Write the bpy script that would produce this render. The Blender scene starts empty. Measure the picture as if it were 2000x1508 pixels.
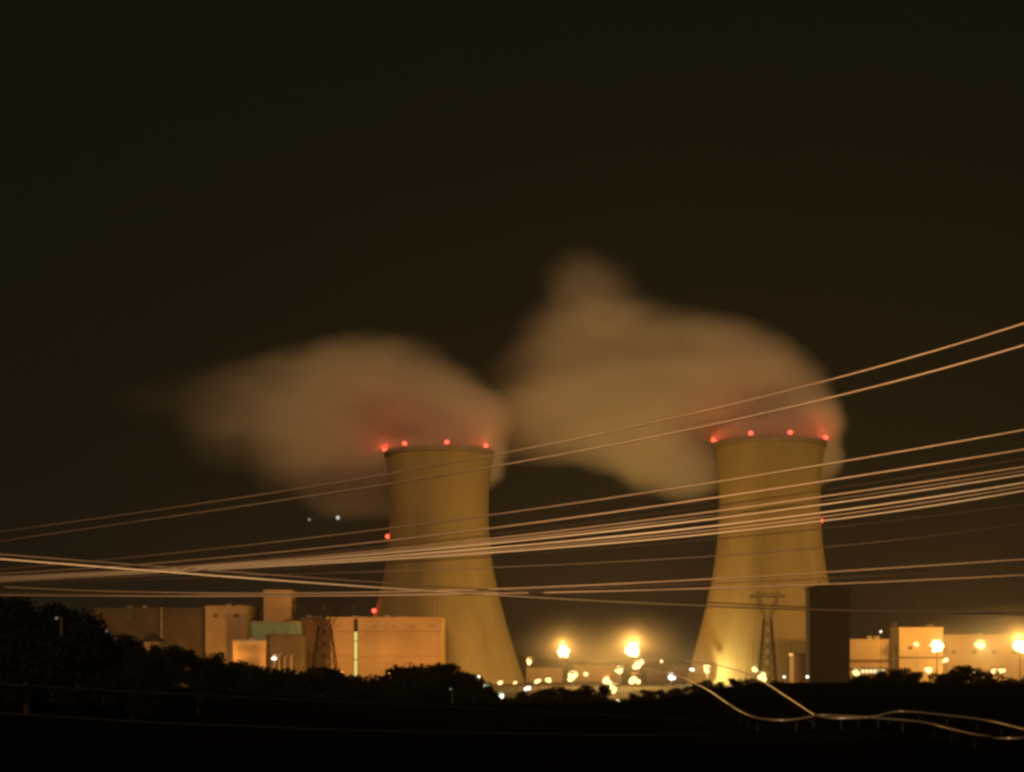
import bpy, bmesh, math, random
import numpy as np
from mathutils import Vector, Matrix
random.seed(7)
R = math.radians
scene = bpy.context.scene
C = scene.collection

# ------------------------------------------------------------------ camera
F = 3143.0            # focal length in pixels of the 2000 px wide photograph
HOR = 1285.0          # eye level line
CAMZ = 18.0
cam_d = bpy.data.cameras.new('camera')
cam_d.sensor_width = 36.0
cam_d.lens = 36.0 * F / 2000.0
cam_d.shift_y = (HOR - 754.0) / 2000.0
cam_d.clip_start = 0.5
cam_d.clip_end = 20000
cam = bpy.data.objects.new('camera', cam_d)
C.objects.link(cam)
cam.location = (0, 0, CAMZ)
cam.rotation_euler = (R(90), 0, 0)
scene.camera = cam

# ------------------------------------------------------------------ night sky
world = bpy.data.worlds.new('World')
scene.world = world
world.use_nodes = True
wn, wl = world.node_tree.nodes, world.node_tree.links
wn.clear()
tc = wn.new('ShaderNodeTexCoord')
sep = wn.new('ShaderNodeSeparateXYZ')
wl.new(tc.outputs['Generated'], sep.inputs[0])
ramp = wn.new('ShaderNodeValToRGB')
ramp.color_ramp.elements[0].position = 0.0
ramp.color_ramp.elements[0].color = (0.0120, 0.0086, 0.0050, 1)
ramp.color_ramp.elements[1].position = 0.45
ramp.color_ramp.elements[1].color = (0.0058, 0.0054, 0.0020, 1)
e = ramp.color_ramp.elements.new(0.12)
e.color = (0.0076, 0.0066, 0.0028, 1)
wl.new(sep.outputs['Z'], ramp.inputs[0])
bg = wn.new('ShaderNodeBackground')
bg.inputs['Strength'].default_value = 0.85
wl.new(ramp.outputs[0], bg.inputs[0])
wo = wn.new('ShaderNodeOutputWorld')
wl.new(bg.outputs[0], wo.inputs[0])

# the one far directional light: added behind the viewer to light cables and towers, tinted like sodium skyglow
sun_d = bpy.data.lights.new('sun', 'SUN')
sun_d.energy = 1.2
sun_d.angle = R(12)
sun_d.color = (1.0, 0.53, 0.21)
sun = bpy.data.objects.new('sun', sun_d)
C.objects.link(sun)
SUN_FROM = Vector((-0.06, -0.90, 0.36)).normalized()
sun.rotation_euler = SUN_FROM.to_track_quat('Z', 'Y').to_euler()

scene.view_settings.view_transform = 'Standard'
scene.view_settings.look = 'None'
scene.view_settings.exposure = 0.0
scene.view_settings.gamma = 1.0
scene.render.engine = 'CYCLES'
cy = scene.cycles
cy.use_denoising = True
cy.max_bounces = 6
cy.diffuse_bounces = 2
cy.glossy_bounces = 2
cy.volume_bounces = 3
cy.transparent_max_bounces = 8
cy.sample_clamp_indirect = 4.0
cy.filter_width = 3.1
cy.volume_step_rate = 1.0
cy.volume_max_steps = 256

# ------------------------------------------------------------------ helpers
def at(px, py, d):
    """Point at distance d in front of the viewer that the photograph shows near (px, py)."""
    return Vector(((px - 1000.0) / F * d, d, CAMZ + (HOR - py) / F * d))

def principled(name, col, rough=0.8, metal=0.0, var=0.25, scale=0.3, bump=0.0, bscale=3.0, stretch=(1, 1, 1), spec=0.25):
    m = bpy.data.materials.new(name)
    m.use_nodes = True
    n, l = m.node_tree.nodes, m.node_tree.links
    b = n['Principled BSDF']
    b.inputs['Roughness'].default_value = rough
    b.inputs['Metallic'].default_value = metal
    b.inputs['Specular IOR Level'].default_value = spec
    t = n.new('ShaderNodeTexCoord')
    mp = n.new('ShaderNodeMapping')
    mp.inputs['Scale'].default_value = stretch
    l.new(t.outputs['Object'], mp.inputs[0])
    ns = n.new('ShaderNodeTexNoise')
    ns.inputs['Scale'].default_value = scale
    ns.inputs['Detail'].default_value = 5
    l.new(mp.outputs[0], ns.inputs[0])
    r = n.new('ShaderNodeValToRGB')
    r.color_ramp.elements[0].position = 0.3
    r.color_ramp.elements[1].position = 0.7
    r.color_ramp.elements[0].color = tuple(c * (1 - var) for c in col) + (1,)
    r.color_ramp.elements[1].color = tuple(min(1, c * (1 + var)) for c in col) + (1,)
    l.new(ns.outputs['Fac'], r.inputs[0])
    l.new(r.outputs[0], b.inputs['Base Color'])
    if bump:
        n2 = n.new('ShaderNodeTexNoise')
        n2.inputs['Scale'].default_value = bscale
        l.new(mp.outputs[0], n2.inputs[0])
        bp = n.new('ShaderNodeBump')
        bp.inputs['Strength'].default_value = bump
        l.new(n2.outputs['Fac'], bp.inputs['Height'])
        l.new(bp.outputs[0], b.inputs['Normal'])
    return m

def glow(name, col, strength, sample=False):
    m = bpy.data.materials.new(name)
    m.use_nodes = True
    n, l = m.node_tree.nodes, m.node_tree.links
    n.clear()
    e = n.new('ShaderNodeEmission')
    e.inputs[0].default_value = col + (1,)
    e.inputs[1].default_value = strength
    o = n.new('ShaderNodeOutputMaterial')
    l.new(e.outputs[0], o.inputs[0])
    m.cycles.emission_sampling = 'FRONT' if sample else 'NONE'
    return m

M = dict(
    concrete=principled('tower_concrete', (0.245, 0.198, 0.100), 0.9, var=0.24, scale=0.05, bump=0.15, stretch=(1, 1, 0.12)),
    rim=principled('rim_concrete', (0.20, 0.17, 0.14), 0.9, var=0.2, scale=0.2),
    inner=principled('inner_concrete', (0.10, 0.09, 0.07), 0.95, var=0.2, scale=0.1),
    ochre=principled('ochre_cladding', (0.52, 0.34, 0.17), 0.7, var=0.10, scale=0.06),
    ochre2=principled('tan_cladding', (0.33, 0.235, 0.13), 0.75, var=0.14, scale=0.08),
    dim=principled('weathered_cladding', (0.085, 0.066, 0.040), 0.85, var=0.25, scale=0.08),  # dark colour holds the shade on the workshop and boiler house
    teal=principled('pale_green_cladding', (0.24, 0.38, 0.26), 0.6, var=0.12, scale=0.1),
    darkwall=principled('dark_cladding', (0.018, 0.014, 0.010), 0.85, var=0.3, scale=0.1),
    brown=principled('brown_panel', (0.12, 0.07, 0.04), 0.85, var=0.25, scale=0.1),
    roof=principled('roof_felt', (0.06, 0.05, 0.04), 0.95),
    trim=principled('metal_trim', (0.30, 0.24, 0.17), 0.5, 0.2),
    steel=principled('dark_steel', (0.040, 0.033, 0.028), 0.7, 0.2),
    pole=principled('galvanised_pole', (0.10, 0.09, 0.08), 0.6, 0.4),
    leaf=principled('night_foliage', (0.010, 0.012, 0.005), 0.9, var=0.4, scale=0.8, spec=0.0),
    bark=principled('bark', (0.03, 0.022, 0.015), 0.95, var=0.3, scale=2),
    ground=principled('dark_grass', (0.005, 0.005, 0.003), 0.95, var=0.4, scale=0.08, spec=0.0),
    cable=principled('bright_aluminium_cable', (0.97, 0.84, 0.74), 0.33, 1.0, var=0.28, scale=0.22),
    cable_d=principled('weathered_aluminium_cable', (0.70, 0.58, 0.50), 0.34, 1.0, var=0.35, scale=0.18),
    cable_k=principled('blackened_cable', (0.018, 0.018, 0.018), 0.42, 1.0, var=0.6, scale=0.10),
    cable_x=principled('tarnished_cable', (0.26, 0.22, 0.21), 0.36, 1.0, var=0.45, scale=0.12),
    rail=principled('galvanised_rail', (0.98, 0.95, 0.98), 0.36, 0.5, var=0.25, scale=0.2),
    red=glow('red_lamp', (1.0, 0.09, 0.05), 3.2),
    sodium=glow('sodium_lens', (1.0, 0.74, 0.30), 5.0),
    warm=glow('warm_bulb', (1.0, 0.62, 0.24), 2.6),
    yellow=glow('yellow_bulb', (1.0, 0.80, 0.26), 2.4),
    white=glow('white_bulb', (1.0, 0.90, 0.72), 2.4),
    green=glow('greenish_bulb', (0.88, 1.0, 0.70), 3.0),
    dimwhite=glow('dim_white_bulb', (0.80, 0.78, 0.70), 0.30),
    strip=glow('lit_stair_glass', (1.0, 0.86, 0.22), 0.85),
    strip2=glow('lit_window_band', (1.0, 0.86, 0.40), 1.3),
    star=glow('star_light', (1.0, 0.98, 0.80), 1.0),
    star_d=glow('faint_star_light', (0.9, 0.9, 0.8), 0.30),
)

def link(o, parent=None):
    C.objects.link(o)
    if parent is not None:
        o.parent = parent
    return o

def tag(o, label=None, cat=None, group=None, kind=None):
    if label: o['label'] = label
    if cat: o['category'] = cat
    if group: o['group'] = group
    if kind: o['kind'] = kind
    return o

def empty(name, loc, label=None, cat=None, group=None):
    o = bpy.data.objects.new(name, None)
    o.location = loc
    C.objects.link(o)
    return tag(o, label, cat, group)

class MB:
    """collects shapes (local metres) into one mesh"""
    def __init__(s): s.v, s.f = [], []
    def add(s, vs, fs):
        b = len(s.v)
        s.v += [tuple(v) for v in vs]
        s.f += [tuple(b + i for i in f) for f in fs]
        return s
    def box(s, x0, x1, y0, y1, z0, z1, bev=0.0):
        if bev <= 0:
            vs = [(x, y, z) for z in (z0, z1) for x, y in ((x0, y0), (x1, y0), (x1, y1), (x0, y1))]
            return s.add(vs, [(3, 2, 1, 0), (4, 5, 6, 7), (0, 1, 5, 4), (1, 2, 6, 5), (2, 3, 7, 6), (3, 0, 4, 7)])
        bm = bmesh.new()
        bmesh.ops.create_cube(bm, size=1, matrix=Matrix.Translation(((x0 + x1) / 2, (y0 + y1) / 2, (z0 + z1) / 2)) @ Matrix.Diagonal((x1 - x0, y1 - y0, z1 - z0, 1)))
        bmesh.ops.bevel(bm, geom=bm.edges[:], offset=bev, segments=1, affect='EDGES')
        bm.verts.index_update()
        s.add([v.co for v in bm.verts], [[v.index for v in f.verts] for f in bm.faces])
        bm.free()
        return s
    def tube(s, pts, rad, n=6, caps=True):
        pts = [Vector(p) for p in pts]
        rads = rad if isinstance(rad, (list, tuple)) else [rad] * len(pts)
        vs, fs = [], []
        for i, p in enumerate(pts):
            t = (pts[min(i + 1, len(pts) - 1)] - pts[max(i - 1, 0)]).normalized()
            u = t.cross(Vector((0, 0, 1)) if abs(t.z) < 0.9 else Vector((1, 0, 0))).normalized()
            w = u.cross(t)
            for k in range(n):
                a = 2 * math.pi * k / n
                vs.append(p + (u * math.cos(a) + w * math.sin(a)) * rads[i])
        for i in range(len(pts) - 1):
            for k in range(n):
                fs.append((i * n + k, i * n + (k + 1) % n, (i + 1) * n + (k + 1) % n, (i + 1) * n + k))
        if caps:
            fs.append(tuple(range(n - 1, -1, -1)))
            fs.append(tuple((len(pts) - 1) * n + k for k in range(n)))
        return s.add(vs, fs)
    def ball(s, c, r, seg=12, rings=8, sz=1.0):
        c = Vector(c)
        vs = [c + Vector((0, 0, -r * sz))]
        for i in range(1, rings):
            a = math.pi * i / rings
            for k in range(seg):
                b = 2 * math.pi * k / seg
                vs.append(c + Vector((r * math.sin(a) * math.cos(b), r * math.sin(a) * math.sin(b), -r * sz * math.cos(a))))
        vs.append(c + Vector((0, 0, r * sz)))
        fs = [(0, 1 + (k + 1) % seg, 1 + k) for k in range(seg)]
        for i in range(rings - 2):
            for k in range(seg):
                a, b = 1 + i * seg, 1 + (i + 1) * seg
                fs.append((a + k, a + (k + 1) % seg, b + (k + 1) % seg, b + k))
        l = 1 + (rings - 2) * seg
        fs += [(l + k, l + (k + 1) % seg, len(vs) - 1) for k in range(seg)]
        return s.add(vs, fs)
    def mesh(s, name, mat, smooth=False):
        me = bpy.data.meshes.new(name)
        me.from_pydata(s.v, [], s.f)
        me.validate()
        me.materials.append(mat)
        if smooth:
            me.polygons.foreach_set('use_smooth', [True] * len(me.polygons))
        return me
    def build(s, name, mat, parent=None, smooth=False):
        return link(bpy.data.objects.new(name, s.mesh(name, mat, smooth)), parent)

def point(name, parent, loc, power, col, radius=0.5):
    d = bpy.data.lights.new(name, 'POINT')
    d.energy = power
    d.color = col
    d.shadow_soft_size = radius
    o = bpy.data.objects.new(name, d)
    o.location = loc
    return link(o, parent)

def spot(name, parent, loc, power, col, aim, size=150, radius=1.0):
    d = bpy.data.lights.new(name, 'SPOT')
    d.energy = power
    d.color = col
    d.spot_size = R(size)
    d.spot_blend = 0.6
    d.shadow_soft_size = radius
    o = bpy.data.objects.new(name, d)
    o.location = loc
    o.rotation_euler = (-Vector(aim)).to_track_quat('Z', 'Y').to_euler()
    return link(o, parent)

# ------------------------------------------------------------------ ground
def sstep(a, b, x):
    t = min(1, max(0, (x - a) / (b - a)))
    return t * t * (3 - 2 * t)

def terrain(x, y):
    a = 170 + 160 * sstep(10, 60, x)
    z = 12.5 * (1 - sstep(a, a + 310, y))
    z += 3.2 * sstep(-8, -60, x) * sstep(60, 140, y) * (1 - sstep(220, 420, y)) if x < -8 else 0
    z += 0.35 * math.sin(x * 0.05 + 1.3) * math.sin(y * 0.031) * (1 - sstep(500, 700, y))
    return z

xs = sorted(set([-4500, -3200, -2200, -1500, -1000] + list(range(-700, 701, 14)) + [1000, 1500, 2200, 3200, 4500]))
ys = sorted(set([-600, -300, -120] + list(range(-40, 700, 10)) + [760, 850, 1000, 1200, 1500, 2000, 2800, 3800, 5500]))
gv = [(x, y, terrain(x, y)) for y in ys for x in xs]
nx = len(xs)
gf = [(j * nx + i, j * nx + i + 1, (j + 1) * nx + i + 1, (j + 1) * nx + i) for j in range(len(ys) - 1) for i in range(nx - 1)]
g = MB(); g.add(gv, gf)
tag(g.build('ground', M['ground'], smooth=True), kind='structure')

# paved plant yard, 4 mm proud of the terrain
M['yard'] = principled('yard_asphalt', (0.06, 0.055, 0.05), 0.9, var=0.3, scale=0.05)
g = MB(); g.add([(-420, 705, 0.004), (480, 705, 0.004), (520, 1500, 0.004), (-460, 1500, 0.004)], [(0, 1, 2, 3)])
tag(g.build('plant_yard', M['yard']), kind='structure')

# low wooded ridge far behind the plant
rv, rf = [], []
rng = random.Random(3)
n = 160
for i in range(n + 1):
    x = -2600 + 5200 * i / n
    h = 22 + 14 * math.sin(i * 0.11 + 0.6) + 5 * math.sin(i * 0.43) + rng.uniform(-2.0, 2.0)
    rv += [(x, 2900, -1), (x, 3000, max(6, h * 0.8)), (x, 3150, max(6, h)), (x, 3500, -1)]
for i in range(n):
    for k in range(3):
        rf.append((i * 4 + k, i * 4 + 4 + k, i * 4 + 5 + k, i * 4 + 1 + k))
g = MB(); g.add(rv, rf)
tag(g.build('hills', M['ground']), kind='structure')

# ------------------------------------------------------------------ cooling towers
PROF = [(0, 104), (14, 102.5), (40, 99.5), (70, 97), (110, 95.5), (150, 96.5), (190, 100), (230, 106), (272, 115), (310, 125), (350, 136), (390, 148), (430, 161), (470, 174), (500, 184)]
def prof(h):
    for (a, ra), (b, rb) in zip(PROF, PROF[1:]):
        if h <= b:
            t = (h - a) / (b - a)
            return ra + (rb - ra) * t
    return PROF[-1][1]

def cooling_tower(cx, top_y, D, sc, label, lights, base_sc=1.0):
    """sc: size in photograph pixels relative to PROF"""
    top = at(cx, top_y, D)
    k = D / F * sc
    H = top.z
    root = empty('cooling_tower', (top.x, D, 0), label, 'cooling tower', 'cooling towers of the power plant')
    NR, SEG = 90, 3           # meridional ribs
    nseg = NR * SEG
    lev = [i / 44 for i in range(45)]
    def rad(z, extra=0):
        h = (H - z) / k
        r = prof(h)
        r = 95.5 + (r - 95.5) * (base_sc if h > 120 else 1)
        return r * k + extra
    vs, fs = [], []
    for t in lev:
        z = H * t
        for i in range(nseg):
            a = 2 * math.pi * i / nseg
            rr = rad(z) + (0.13 if i % SEG == 0 else 0.0)
            vs.append((rr * math.cos(a), rr * math.sin(a), z))
    for j in range(len(lev) - 1):
        for i in range(nseg):
            fs.append((j * nseg + i, j * nseg + (i + 1) % nseg, (j + 1) * nseg + (i + 1) % nseg, (j + 1) * nseg + i))
    m = MB(); m.add(vs, fs)
    m.build('shell', M['concrete'], root)
    # inner face
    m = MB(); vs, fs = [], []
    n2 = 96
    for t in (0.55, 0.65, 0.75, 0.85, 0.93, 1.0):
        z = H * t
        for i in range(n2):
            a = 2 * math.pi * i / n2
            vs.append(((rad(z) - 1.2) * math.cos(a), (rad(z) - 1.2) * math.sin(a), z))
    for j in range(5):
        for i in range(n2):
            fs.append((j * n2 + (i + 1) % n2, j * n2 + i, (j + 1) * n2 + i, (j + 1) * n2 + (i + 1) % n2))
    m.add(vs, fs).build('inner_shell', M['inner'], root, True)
    # rim ring beam
    m = MB(); vs, fs = [], []
    rt = rad(H)
    sec = [(-1.6, -2.2), (1.1, -2.2), (1.5, -1.4), (1.5, 0.5), (-1.6, 0.5)]
    for i in range(n2):
        a = 2 * math.pi * i / n2
        for (dr, dz) in sec:
            vs.append(((rt + dr) * math.cos(a), (rt + dr) * math.sin(a), H + dz))
    q = len(sec)
    for i in range(n2):
        for s in range(q):
            fs.append((i * q + s, ((i + 1) % n2) * q + s, ((i + 1) % n2) * q + (s + 1) % q, i * q + (s + 1) % q))
    m.add(vs, fs).build('rim', M['rim'], root)
    # parapet railing on the rim
    m = MB()
    ring = [((rt + 0.9) * math.cos(2 * math.pi * i / 64), (rt + 0.9) * math.sin(2 * math.pi * i / 64), H + 1.7) for i in range(65)]
    m.tube(ring, 0.09, 4)
    for i in range(0, 64, 2):
        p = ring[i]
        m.tube([(p[0], p[1], H + 0.4), p], 0.07, 4)
    m.build('railing', M['steel'], root)
    # red obstruction lights
    for (px, py, power) in lights:
        p = at(px, py, D)
        zz = p.z
        dx = p.x - top.x
        r = rad(min(zz, H)) + 1.1
        if abs(dx) > r: dx = math.copysign(r, dx); 
        dy = -math.sqrt(max(0.0, r * r - dx * dx))
        on_rim = zz > H - 6
        if on_rim:
            zz = H + 2.2
        b = MB()
        b.box(-0.35, 0.35, -0.35, 0.35, -1.8 if on_rim else -0.9, -0.7, 0.05)
        b.tube([(0, 0, -0.75), (0, 0, -0.5)], 0.6, 10)
        if not on_rim:
            b.box(-0.15, 0.15, -0.15, 1.6 if abs(dy) > 2 else 0.15, -0.9, -0.75)
        hs = b.build('aviation_light', M['steel'], root)
        hs.location = (dx, dy, zz)
        l = MB(); l.ball((0, 0, 0.8), 1.65, 12, 8, 0.9)
        l.build('red_lens', M['red'], hs, True)
        nv = Vector((dx, dy, 0)).normalized() * 4.0
        point('red_light', hs, (nv.x, nv.y, 0.8) if not on_rim else (0, -0.6, 2.3), (0.6 if not on_rim else 0.9) * power, (1.0, 0.07, 0.03), 0.4)
    return root, H

T1 = (858, 886, 1150)
T2 = (1503, 868, 1110)
cooling_tower(*T1, 1.0, 'ribbed concrete cooling tower rising behind the large ochre hall',
              [(740, 888, 6500), (796, 886, 5000), (877, 882, 5000), (950, 880, 5500), (752, 1050, 5000), (733, 1196, 4000)])
cooling_tower(*T2, 1.02, 'ribbed concrete cooling tower standing behind the dark slab block and lattice pylon',
              [(1393, 864, 6500), (1452, 862, 5000), (1525, 860, 5000), (1606, 860, 6000), (1612, 1020, 2500)], 0.86)

# ------------------------------------------------------------------ plant buildings
def building(name, px0, px1, py_top, D, depth, wall, label, parapet=0.9, pil=0, base_z=0.0, roofmat=None, bands=(), cat='building'):
    a, b = at(px0, py_top, D), at(px1, py_top, D)
    w, h = b.x - a.x, a.z - base_z
    root = empty(name, ((a.x + b.x) / 2, D + depth / 2, base_z), label, cat)
    m = MB(); m.box(-w / 2, w / 2, -depth / 2, depth / 2, 0, h - 0.01, 0.06)
    m.build('wall', M[wall], root)
    m = MB()
    t = 0.35
    m.box(-w / 2 - t, w / 2 + t, -depth / 2 - t, -depth / 2 + 0.25, h - parapet, h + 0.25, 0.05)
    m.box(-w / 2 - t, w / 2 + t, depth / 2 - 0.25, depth / 2 + t, h - parapet, h + 0.25, 0.05)
    m.box(-w / 2 - t, -w / 2 + 0.25, -depth / 2 + 0.26, depth / 2 - 0.26, h - parapet, h + 0.25, 0.05)
    m.box(w / 2 - 0.25, w / 2 + t, -depth / 2 + 0.26, depth / 2 - 0.26, h - parapet, h + 0.25, 0.05)
    m.build('parapet', M[roofmat or wall], root)
    if pil:
        pm = MB().box(-0.18, 0.18, -0.14, 0.0, 0, h - parapet - 0.02).mesh('cladding_seam', M[wall])
        for i in range(1, pil):
            o = link(bpy.data.objects.new('cladding_seam', pm), root)
            o.location = (-w / 2 + w * i / pil, -depth / 2 - 0.002, 0)
    for (fy0, fy1, mt) in bands:
        z0, z1 = h * (1 - fy1), h * (1 - fy0)
        MB().box(-w / 2 - 0.1, w / 2 + 0.1, -depth / 2 - 0.22, -depth / 2 - 0.002, z0, z1, 0.03).build('band', M[mt], root)
    return root, w, h, depth

# the large ochre hall with the lit stair strip
hall, w, h, dp = building('turbine_hall', 638, 862, 1206, 1030, 60, 'ochre', 'large ochre turbine hall with a glowing vertical stair strip', pil=9, bands=((0.20, 0.212, 'ochre2'), (0.56, 0.57, 'ochre2')))
sx = at(695, 1200, 1030).x - hall.location.x
fr = MB(); fr.box(sx - 1.15, sx + 1.15, -dp / 2 - 0.75, -dp / 2 - 0.16, 0, h - 0.95, 0.05)
st = fr.build('stair_strip', M['darkwall'], hall)
gl_ = [(1234, 1252), (1253, 1288), (1289, 1330), (1331, 1345)]
for (y0, y1) in gl_:
    z1, z0 = at(0, y0, 1030).z, at(0, y1, 1030).z
    MB().box(sx - 0.95, sx + 0.95, -dp / 2 - 0.95, -dp / 2 - 0.76, max(0.5, z0 + 0.15), z1 - 0.05).build('lit_pane', M['strip'], st)
ex = at(644, 1200, 1030).x - hall.location.x
MB().box(-w / 2 - 0.6, ex + 0.8, -dp / 2 - 0.5, -dp / 2 - 0.01, 0, h - 1.0, 0.08).build('corner_column', M['brown'], hall)

# one long building: shade put into the dim part's colour, light into its end
lng, w, h, dp = building('long_workshop', 185, 400, 1188, 1016, 44, 'dim', 'long dim shade-coloured workshop behind the wooded hill', pil=7, roofmat='dim')
building('workshop_end', 401, 482, 1184, 1010, 50, 'ochre2', 'lighter tan end of the long workshop, coloured as its lit part', pil=3)
px_ = at(316, 1200, 1016).x - lng.location.x
MB().tube([(px_, -dp / 2 - 1.0, 0), (px_, -dp / 2 - 1.0, h + 0.6)], 0.75, 8).build('downpipe', M['trim'], lng)
# small blocks
building('lift_tower', 515, 569, 1153, 1045, 22, 'ochre', 'tall narrow ochre lift tower above the pale green shed')
building('green_shed', 483, 585, 1214, 1022, 18, 'teal', 'pale green shed under the narrow ochre lift tower', roofmat='trim')
building('gatehouse', 455, 518, 1251, 985, 20, 'ochre', 'small bright ochre block in front of the green shed', roofmat='trim')
building('annex', 586, 637, 1206, 1036, 30, 'brown', 'dim brown annex with piers beside the large ochre hall', pil=3, roofmat='roof')
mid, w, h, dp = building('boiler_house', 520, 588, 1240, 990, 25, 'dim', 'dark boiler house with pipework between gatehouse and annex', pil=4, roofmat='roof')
for i, (dx, hh) in enumerate(((-6, 7), (-2.5, 10), (1.0, 6), (5.0, 9))):
    MB().tube([(dx, -dp / 2 - 0.9, 0), (dx, -dp / 2 - 0.9, h * 0.5 + hh * 0.4), (dx + 1.5, -dp / 2 - 0.9, h * 0.5 + hh * 0.5), (dx + 1.5, -dp / 2 + 1, h * 0.5 + hh * 0.5)], 0.4, 8).build('pipe', M['trim'], mid)
# hillside cottage with a lit gable
ct = at(293, 1262, 300)
cot = empty('hillside_cottage', (ct.x, 300, terrain(ct.x, 300)), 'small lit cottage gable among the trees on the wooded hill', 'house')
zt = ct.z - cot.location.z
MB().box(-1.7, 1.7, 0, 4, 0, zt + 1.0, 0.04).build('wall', M['ochre'], cot)
m = MB(); m.add([(-2.1, -0.3, zt + 0.9), (2.1, -0.3, zt + 0.9), (0.2, -0.3, zt + 2.3), (-2.1, 4.3, zt + 0.9), (2.1, 4.3, zt + 0.9), (0.2, 4.3, zt + 2.3)], [(0, 1, 2), (3, 5, 4), (0, 3, 4, 1), (1, 4, 5, 2), (2, 5, 3, 0)])
m.build('roof', M['roof'], cot)

# dark slab block in front of the second tower
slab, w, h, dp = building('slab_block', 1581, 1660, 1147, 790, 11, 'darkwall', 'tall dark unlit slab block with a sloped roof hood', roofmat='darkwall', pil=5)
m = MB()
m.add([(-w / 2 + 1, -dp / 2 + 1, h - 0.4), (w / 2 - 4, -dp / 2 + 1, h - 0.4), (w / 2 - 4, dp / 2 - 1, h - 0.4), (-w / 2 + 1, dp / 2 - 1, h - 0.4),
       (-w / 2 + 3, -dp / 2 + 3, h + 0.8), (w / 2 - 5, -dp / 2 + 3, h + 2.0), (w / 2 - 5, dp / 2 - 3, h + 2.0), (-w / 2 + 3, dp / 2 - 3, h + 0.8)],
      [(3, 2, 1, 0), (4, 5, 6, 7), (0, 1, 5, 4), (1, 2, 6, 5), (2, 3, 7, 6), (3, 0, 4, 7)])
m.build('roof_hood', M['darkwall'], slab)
# low buildings right of it
off, w, h, dp = building('office_block', 1656, 1736, 1249, 1020, 24, 'ochre2', 'low ochre office block with a lit window band beside the dark slab', roofmat='ochre2', bands=((0.43, 0.49, 'brown'), (0.60, 0.66, 'brown')))
for i in range(6):
    x = -w / 2 + w * (0.36 + 0.10 * i)
    MB().box(x - 1.0, x + 1.0, -dp / 2 - 0.3, -dp / 2 - 0.01, h * 0.285, h * 0.36, 0.03).build('lit_window', M['strip2'], off)
building('pump_house', 1756, 1842, 1226, 1035, 26, 'ochre2', 'tan pump house behind the floodlight mast beside the long store', pil=5, bands=((0.5, 0.53, 'brown'),))
building('long_store', 1843, 2120, 1240, 1075, 40, 'ochre2', 'long yellow lit store reaching the edge of the photograph', pil=10)
building('utility_hut', 1550, 1592, 1277, 840, 12, 'ochre', 'small ochre hut at the foot of the dark slab block', roofmat='trim')
# low sheds between the towers
building('low_shed', 1028, 1098, 1302, 1180, 20, 'ochre2', 'low tan shed right of the left cooling tower foot', roofmat='roof')
building('low_shed', 1120, 1212, 1298, 1200, 22, 'ochre2', 'low tan shed between the two middle floodlight masts', roofmat='roof', pil=5)
building('low_shed', 1262, 1352, 1300, 1190, 22, 'brown', 'low brown shed beside the foot of the far cooling tower', roofmat='roof', pil=5)
# slim lattice stair tower by the office block
s0 = at(1745, 1215, 1015)
sm = empty('lattice_mast', (s0.x, 1015, 0), 'slim dark lattice mast between the office block and pump house', 'mast')
hh = s0.z
for sx_ in (-1, 1):
    for sy_ in (-1, 1):
        MB().tube([(sx_ * 2.2, sy_ * 2.2, 0), (sx_ * 1.3, sy_ * 1.3, hh)], 0.22, 5).build('leg', M['steel'], sm)
m = MB()
nb = 9
for i in range(nb):
    z0, z1 = hh * i / nb, hh * (i + 1) / nb
    r0, r1 = 2.2 - 0.9 * i / nb, 2.2 - 0.9 * (i + 1) / nb
    for (ax, ay, bx_, by_) in ((-1, -1, 1, -1), (1, -1, 1, 1), (1, 1, -1, 1), (-1, 1, -1, -1)):
        m.tube([(ax * r0, ay * r0, z0), (bx_ * r1, by_ * r1, z1)], 0.12, 4)
        m.tube([(ax * r1, ay * r1, z1), (bx_ * r1, by_ * r1, z1)], 0.10, 4)
m.build('bracing', M['steel'], sm)

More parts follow.
